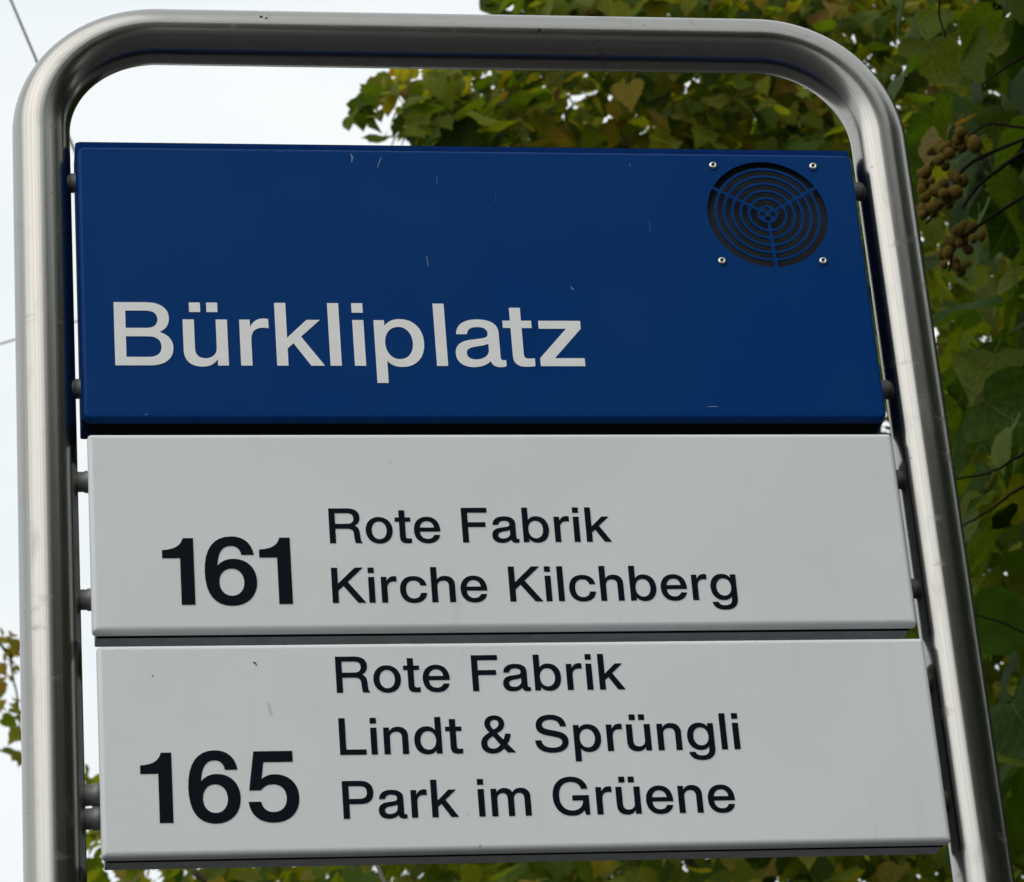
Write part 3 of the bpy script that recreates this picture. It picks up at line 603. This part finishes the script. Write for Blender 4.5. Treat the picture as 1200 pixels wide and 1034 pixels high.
HEART = [(0.0, 0.02), (-0.10, 0.20), (0.00, 0.40), (0.20, 0.48), (0.45, 0.40), (0.66, 0.26), (0.85, 0.09), (1.0, 0.0)]
LOBED = [(0.0, 0.02), (-0.10, 0.20), (0.02, 0.42), (0.20, 0.54), (0.34, 0.41), (0.46, 0.42), (0.70, 0.20), (1.0, 0.0)]
WIDE = [(0.0, 0.02), (-0.08, 0.24), (0.08, 0.45), (0.30, 0.47), (0.42, 0.40), (0.55, 0.36), (0.78, 0.14), (1.0, 0.0)]
rl = random.Random(5)
F_BIG = [fine_leaf(p, rl, 0.012) for p in (HEART, LOBED, HEART, WIDE, LOBED, WIDE, HEART)]
F_SM = [fine_leaf(p, rl, 0.06) for p in (LOBED, HEART, WIDE, LOBED, WIDE)]
T_BIG = [leaf_template(k, rl) for k in ('heart', 'heart', 'lobed', 'heart', 'lobed', 'lobed')]
T_SM = [leaf_template(k, rl) for k in ('toothed', 'heart', 'toothed', 'lobed', 'toothed')]

def leaf_frames(pts, centre, rnd, droop):
    """rotation matrices: tips hang outwards and down, faces turned up and out"""
    n = len(pts)
    outw = pts - centre; outw[:, 2] *= 0.4; outw /= np.linalg.norm(outw, axis=1)[:, None] + 1e-9
    tip = outw*rnd.uniform(0.2, 1.0, (n, 1)) + rnd.normal(0, 0.55, (n, 3)) + np.array([0, 0, -1.0])*rnd.uniform(droop*0.3, droop*1.6, (n, 1))
    tip /= np.linalg.norm(tip, axis=1)[:, None]
    nrm = outw*0.5 + np.array([0, 0, 0.9]) + rnd.normal(0, 0.45, (n, 3))
    nrm -= tip*np.sum(nrm*tip, axis=1)[:, None]; nrm /= np.linalg.norm(nrm, axis=1)[:, None]
    side = np.cross(tip, nrm)
    return np.stack([side, tip, nrm], axis=2)           # columns x, y, z
def leaf_mass(name, pts, R, size, tint, templates, m, parent, rnd):
    ids = rnd.integers(0, len(templates), len(pts))
    Vs, Fs, base, T = [], [], 0, []
    for k, (V, F) in enumerate(templates):
        sel = np.where(ids == k)[0]
        if not len(sel): continue
        W = np.einsum('nij,vj->nvi', R[sel], V)*size[sel][:, None, None] + pts[sel][:, None, :]
        nv = len(V); Vs.append(W.reshape(-1, 3)); T.append(np.repeat(tint[sel], nv))
        Fa = np.array(F)[None] + (np.arange(len(sel))*nv)[:, None, None] + base
        Fs.append(Fa.reshape(-1, 4)); base += nv*len(sel)
    Vs, Fs, T = np.concatenate(Vs), np.concatenate(Fs), np.concatenate(T)
    me = bpy.data.meshes.new(name)
    me.vertices.add(len(Vs)); me.vertices.foreach_set('co', Vs.ravel())
    me.loops.add(Fs.size); me.loops.foreach_set('vertex_index', Fs.ravel())
    me.polygons.add(len(Fs)); me.polygons.foreach_set('loop_start', np.arange(0, Fs.size, 4)); me.polygons.foreach_set('loop_total', np.full(len(Fs), 4))
    me.update(calc_edges=True)
    at_ = me.attributes.new('tint', 'FLOAT', 'POINT'); at_.data.foreach_set('value', T)
    return tag(link(name, me, m, parent), kind='stuff')
def leaf_parts(pts, R, size, tint, templates, m, parent, rnd):
    mes = []
    for V, F in templates:
        V2 = [tuple(v) for v in V]; F2 = list(F)
        b0 = len(V2); V2 += [(-0.012, -0.28, 0.10), (0.012, -0.28, 0.10), (0.010, 0.02, 0.0), (-0.010, 0.02, 0.0)]; F2.append((b0, b0+1, b0+2, b0+3))   # stalk
        me = bpy.data.meshes.new('leaf'); me.from_pydata(V2, [], F2); me.materials.append(m); mes.append(me)
        for p_ in me.polygons: p_.use_smooth = True
    ids = rnd.integers(0, len(mes), len(pts))
    base = parent.location
    for p, r, s, k, tn in zip(pts, R, size, ids, tint):
        o = bpy.data.objects.new('leaf', mes[k]); COL.objects.link(o); o.parent = parent; o.color = (float(tn), float(tn), float(tn), 1)
        o.matrix_local = Matrix.Translation(Vector(p)-base) @ Matrix([[float(q) for q in row] for row in r]).to_4x4() @ Matrix.Scale(float(s), 4)
def shown(u, v):
    """true where the photograph shows background, not sign"""
    inside = (u > -10) & (u < 1210) & (v > -10) & (v < 1044)
    outer = (v < 14+0.0145*u) | (u > 1098+0.16*(v-400)) | (u < 14+0.025*(v-300)) | ((u > 900) & (v < 30+0.9*(u-930)) & False)
    corner = (u > 900) & (v < 260) & (((u-905)/150)**2 + ((v-180)/155)**2 > 1)
    window = (u > 95) & (u < 985) & (v > 84) & (v < 172)
    below = (v > 1000) & (u > 105) & (u < 1120)
    return inside & (outer | corner | window | below)

def limb(name, pts, r_a, r_b, parent, n=8, sub=6, jit=0.05):
    """a tapered limb: Catmull-Rom through pts with a little wander"""
    P = [Vector(p) for p in pts]; P = [P[0]*2-P[1]] + P + [P[-1]*2-P[-2]]
    Q = []
    for i in range(1, len(P)-2):
        for k in range(sub):
            tt = k/sub; a, b_, c, d = P[i-1:i+3]
            Q.append(0.5*((2*b_)+(c-a)*tt+(2*a-5*b_+4*c-d)*tt*tt+(3*b_-a-3*c+d)*tt**3))
    Q.append(P[-2])
    Q = [q + Vector((random.uniform(-jit, jit), random.uniform(-jit, jit), random.uniform(-jit, jit)))*(0 if i in (0, len(Q)-1) else 1) for i, q in enumerate(Q)]
    rad = [r_a+(r_b-r_a)*(i/(len(Q)-1))**0.8 for i in range(len(Q))]
    return link(name, tube_mesh(name, Q, rad, n), M_STALK if name == 'twig' else M_BARK, parent)

def make_tree(name, label, group, centre, radii, foot, n_clump, per, clump_r, leaf, templates, m_mass, m_part, seed, keep=None, droop=0.9, tint_pow=1.3, parts=True, extra=None, shell=0.45, n_limb=7):
    rnd = np.random.default_rng(seed)
    centre = np.array(centre); radii = np.array(radii)
    root = empty(name, foot); tag(root, label, 'tree', group)
    # trunk and limbs
    c = Vector(centre); f = Vector(foot); fork = f.lerp(c, 0.5); fork.x = f.x*0.6+c.x*0.4
    limb('trunk', [f, f.lerp(fork, 0.5)+Vector((0.1, 0.05, 0)), fork], 0.24, 0.16, root, 14, 6, 0.02)
    for k in range(n_limb):
        a = 2*math.pi*k/n_limb+0.4; e = Vector((math.cos(a)*radii[0]*0.8, math.sin(a)*radii[1]*0.8, radii[2]*random.uniform(0.0, 0.75)))
        tip = c+e
        limb('branch', [fork-Vector((0, 0, 0.2*(k % 3))), fork.lerp(tip, 0.4)+Vector((0, 0, 0.5)), tip], 0.10, 0.015, root, 8, 6, 0.06)
    # clumps of leaves through the crown, denser towards its outside
    d = rnd.normal(0, 1, (n_clump, 3)); d /= np.linalg.norm(d, axis=1)[:, None]
    rr = (shell + (1-shell)*rnd.random(n_clump)**0.6)[:, None]
    lump = 1 + 0.10*np.sin(5*d[:, :1]+seed) + 0.08*np.sin(7*d[:, 2:3]+2*seed)
    C = centre + d*radii*rr*lump
    pts = np.repeat(C, per, axis=0) + rnd.normal(0, clump_r, (n_clump*per, 3))*np.array([1, 1, 0.7])
    tint = np.clip(np.repeat(rnd.random(n_clump), per)*0.45 + rnd.random(len(pts))*0.55, 0, 1)**tint_pow
    size = leaf*rnd.uniform(0.65, 1.25, len(pts))
    if keep is not None:
        u, v, w = project(pts); ok = keep(u + rnd.normal(0, 9, len(u)), v); pts, size, tint = pts[ok], size[ok], tint[ok]
    if extra is not None:
        ep, es, et = extra(rnd); pts = np.concatenate([pts, ep]); size = np.concatenate([size, es]); tint = np.concatenate([tint, et])
    u, v, w = project(pts)
    R = leaf_frames(pts, centre, rnd, droop)
    base = np.array(foot)
    if parts:
        vis = np.where(shown(u, v))[0]
        order = vis[np.argsort(w[vis])][:300]
        leaf_parts(pts[order], R[order], size[order], tint[order], F_BIG if templates is T_BIG else F_SM, m_part, root, rnd)
        rest = np.ones(len(pts), bool); rest[order] = False
        pts, R, size, tint = pts[rest], R[rest], size[rest], tint[rest]
    leaf_mass('foliage', pts, R, size, tint, templates, m_mass, root, rnd)
    return root

# near tree to the right: very large leaves, clusters of brown capsules
cA = at(1010, 470, 9.6) + RIGHT*2.9
A = make_tree('broadleaf_tree', 'dark green tree with very large drooping leaves and brown seed capsule clusters', 'trees around the stop',
              cA, (2.7, 2.5, 3.2), (cA.x+0.6, cA.y+0.3, 0), 2500, 11, 0.27, 0.175, T_BIG, M_LEAF_A, M_LEAF_A1, 21,
              keep=lambda u, v: u > np.where(v < 170, 905+v*0.62, 1005+(v-170)*0.12), droop=1.2, shell=0.5)
# farther tree behind the sign
cB = at(1075, 985, 18.5)
def b_extra(rnd):                                       # the ragged bough that reaches out to the left above the blue panel
    P, S, T = [], [], []
    for (u, v, su, sv, n, sz, tt) in ((430, 128, 7, 9, 16, 0.12, 0.45), (447, 108, 10, 7, 16, 0.10, 0.85), (470, 98, 12, 6, 22, 0.11, 0.8), (497, 145, 8, 12, 20, 0.15, 0.3), (505, 108, 16, 10, 44, 0.13, 0.55),
                                      (520, 150, 25, 12, 60, 0.17, 0.3), (590, 4, 10, 8, 10, 0.16, 0.4), (640, 2, 22, 9, 50, 0.16, 0.5), (700, 4, 30, 9, 70, 0.16, 0.6)):
        for _ in range(n):
            P.append(at(rnd.normal(u, su), rnd.normal(v, sv), rnd.normal(16.3, 0.35))); S.append(sz*rnd.uniform(0.7, 1.2)); T.append(np.clip(rnd.normal(tt, 0.2), 0, 1))
    for (ua, ub, va, vb, n) in ((500, 1010, 70, 185, 760), (625, 1120, -30, 30, 520), (880, 1130, 0, 240, 420)):      # leafy sprays on the near side of the crown
        for _ in range(n):
            P.append(at(rnd.uniform(ua, ub), rnd.uniform(va, vb), rnd.normal(17.4, 0.6))); S.append(0.12*rnd.uniform(0.6, 1.25)); T.append(rnd.random()**0.9)
    return np.array(P), np.array(S), np.array(T)
def b_keep(u, v):
    edge = np.where(v < 40, 612, 492)
    return (u > edge) | ((v > 900) & (u > 104))
B = make_tree('broadleaf_tree', 'tree turning yellow behind the sign, crown showing above the blue panel', 'trees around the stop',
              cB, (4.9, 4.2, 4.8), (cB.x+0.4, cB.y, 0), 3600, 14, 0.34, 0.125, T_SM, M_LEAF_B, M_LEAF_B1, 33, keep=b_keep, droop=0.9, tint_pow=1.1, extra=b_extra, shell=0.35)
# tree off to the left of which only a hanging twig shows
cD = at(-330, 800, 24)
def d_extra(rnd):
    P, S, T = [], [], []
    for (u, v, su, sv, n, sz, tt) in ((2, 745, 9, 5, 7, 0.07, 0.8), (12, 760, 8, 8, 9, 0.08, 0.9), (10, 790, 7, 12, 9, 0.075, 1.0), (12, 826, 9, 7, 8, 0.08, 0.72), (20, 858, 3, 6, 4, 0.10, 0.7), (-30, 790, 12, 30, 12, 0.08, 0.85), (24, 882, 2, 4, 3, 0.09, 0.8)):
        for _ in range(n):
            P.append(at(rnd.normal(u, su), rnd.normal(v, sv), rnd.normal(21.5, 0.2))); S.append(sz*rnd.uniform(0.7, 1.2)); T.append(np.clip(rnd.normal(tt, 0.15), 0, 1))
    return np.array(P), np.array(S), np.array(T)
D = make_tree('broadleaf_tree', 'yellowing tree whose thin hanging twig shows beside the steel tube', 'trees around the stop',
              cD, (1.5, 2.2, 2.6), (cD.x-0.8, cD.y+0.3, 0), 420, 12, 0.28, 0.15, T_SM, M_LEAF_B, M_LEAF_B1, 47,
              keep=lambda u, v: (u < -140) | ((v > 735) & (v < 892) & (u < 30) & (u > -50)), tint_pow=0.9, extra=d_extra, shell=0.3)
limb('twig', [at(-120, 700, 21.6), at(-30, 738, 21.5), at(6, 762, 21.5), at(17, 800, 21.5), at(26, 872, 21.5)], 0.014, 0.004, D, 6, 6, 0.004)

# unseen trees added before the sign to shade its panels and darken reflections
F0 = make_tree('broadleaf_tree', 'unseen leafy tree added to shade the front of the sign', 'trees added to shade the sign', (4.2, -12.5, 7.6), (5.6, 3.6, 3.9), (4.2, -12.5, 0), 800, 12, 0.55, 0.34, T_SM, M_LEAF_A, M_LEAF_A1, 61, parts=False, shell=0.4)
for dx, dy, rz in ((6.4, 5.0, 1.9), (12.0, 12.0, 4.0)):
    r = F0.copy(); COL.objects.link(r); r.location = F0.location + Vector((dx, dy, 0)); r.rotation_euler = (0, 0, rz); r.scale = (1.08, 1.08, 1.08)
    for ch in F0.children:
        c = ch.copy(); COL.objects.link(c); c.parent = r
        c.matrix_parent_inverse = ch.matrix_parent_inverse.copy()

# capsule clusters and bare twigs of the near tree
bm = bmesh.new(); bmesh.ops.create_icosphere(bm, subdivisions=2, radius=1)
for vtx in bm.verts:
    k = max(0, vtx.co.z); vtx.co.x *= 1-0.25*k*k; vtx.co.y *= 1-0.25*k*k; vtx.co.z *= 1.12
for f in bm.faces: f.smooth = True
cap_me = from_bm(bm, 'seed_capsule'); cap_me.materials.append(M_FRUIT)
def fruit_cluster(stem, blobs, dist):
    rc = random.Random(int(stem[0][0]))
    cl = limb('fruit_cluster', [at(u, v, dist+0.03) for u, v in stem], 0.0045, 0.0025, A, 6, 5, 0.001)
    cl.data.materials.clear(); cl.data.materials.append(M_STALK)
    for u, v, rp in blobs:
        o = bpy.data.objects.new('seed_capsule', cap_me); COL.objects.link(o); o.parent = cl
        s = rp*dist/FPX*rc.uniform(0.85, 1.2)
        p = at(u, v, dist+rc.uniform(-0.05, 0.14)); o.location = p
        o.rotation_euler = (rc.uniform(-0.8, 0.8), rc.uniform(-0.8, 0.8), 0); o.scale = (s*rc.uniform(0.88, 1.05), s, s*rc.uniform(0.95, 1.25))
DA = 7.6
def more(blobs, n, seed):
    rc = random.Random(seed); return blobs + [(b_[0]+rc.uniform(-9, 9), b_[1]+rc.uniform(-9, 9), rc.uniform(4.5, 7)) for b_ in (rc.choice(blobs) for _ in range(n))]
fruit_cluster([(1260, 140), (1140, 190), (1110, 235), (1085, 262)],
    more([(1126, 155, 8), (1127, 172, 8.5), (1142, 169, 8), (1098, 175, 7.5), (1112, 180, 7.5), (1100, 188, 7.5), (1085, 202, 7.5), (1083, 215, 7.5), (1084, 231, 7.5), (1083, 246, 7), (1093, 243, 6.5), (1108, 195, 7), (1118, 206, 8), (1105, 216, 7), (1120, 225, 8), (1110, 232, 7), (1128, 212, 7), (1095, 222, 7)], 22, 3), DA)
fruit_cluster([(1240, 205), (1150, 262), (1120, 290), (1112, 318)],
    more([(1124, 270, 7), (1139, 267, 7.5), (1113, 285, 7), (1128, 280, 7), (1140, 280, 6.5), (1111, 296, 6), (1119, 309, 7), (1150, 276, 6), (1126, 318, 7), (1134, 292, 6.5), (1106, 311, 5)], 9, 4), DA)
for pts, ra_, rb_ in (([(1290, 120), (1200, 178), (1150, 215), (1128, 245)], 0.016, 0.006), ([(1260, 150), (1200, 150), (1160, 145), (1135, 160)], 0.010, 0.004), ([(1290, 500), (1200, 532), (1165, 552), (1120, 562)], 0.010, 0.005),
                      ([(1280, 540), (1200, 570), (1160, 598), (1125, 618)], 0.011, 0.004), ([(1290, 790), (1200, 742), (1170, 728), (1130, 718)], 0.006, 0.004), ([(1110, -30), (1100, 10), (1108, 45)], 0.008, 0.004), ([(1220, 55), (1185, 75), (1150, 100)], 0.010, 0.004)):
    limb('twig', [at(u, v, DA+0.1) for u, v in pts], ra_*0.42, rb_*0.45, A, 6, 6, 0.0012)

# ------------------------------------------------------------------ overhead wires on masts outside the frame
def wire(p, q, label, r=0.006):
    # a straight span wire through two sighted points, carried on to masts at both ends
    me = tube_mesh('overhead_wire', [p.lerp(q, k/12) for k in range(13)], r, 8)
    return tag(link('overhead_wire', me, M_WIRE), label, 'wire')
a1, a2 = at(12.6, 0, 15), at(45, 76.5, 14.2)
dirw = (a2-a1).normalized()
wire(a1-dirw*9, a1+dirw*9, 'thin dark overhead wire slanting past the upper curve of the steel tube', 0.0055)
b1, b2 = at(-60, 421, 22), at(18, 398, 22.6)
dirw = (b2-b1).normalized()
wire(b1-dirw*8, b1+dirw*8, 'thin overhead wire crossing almost level behind the steel tube', 0.005)
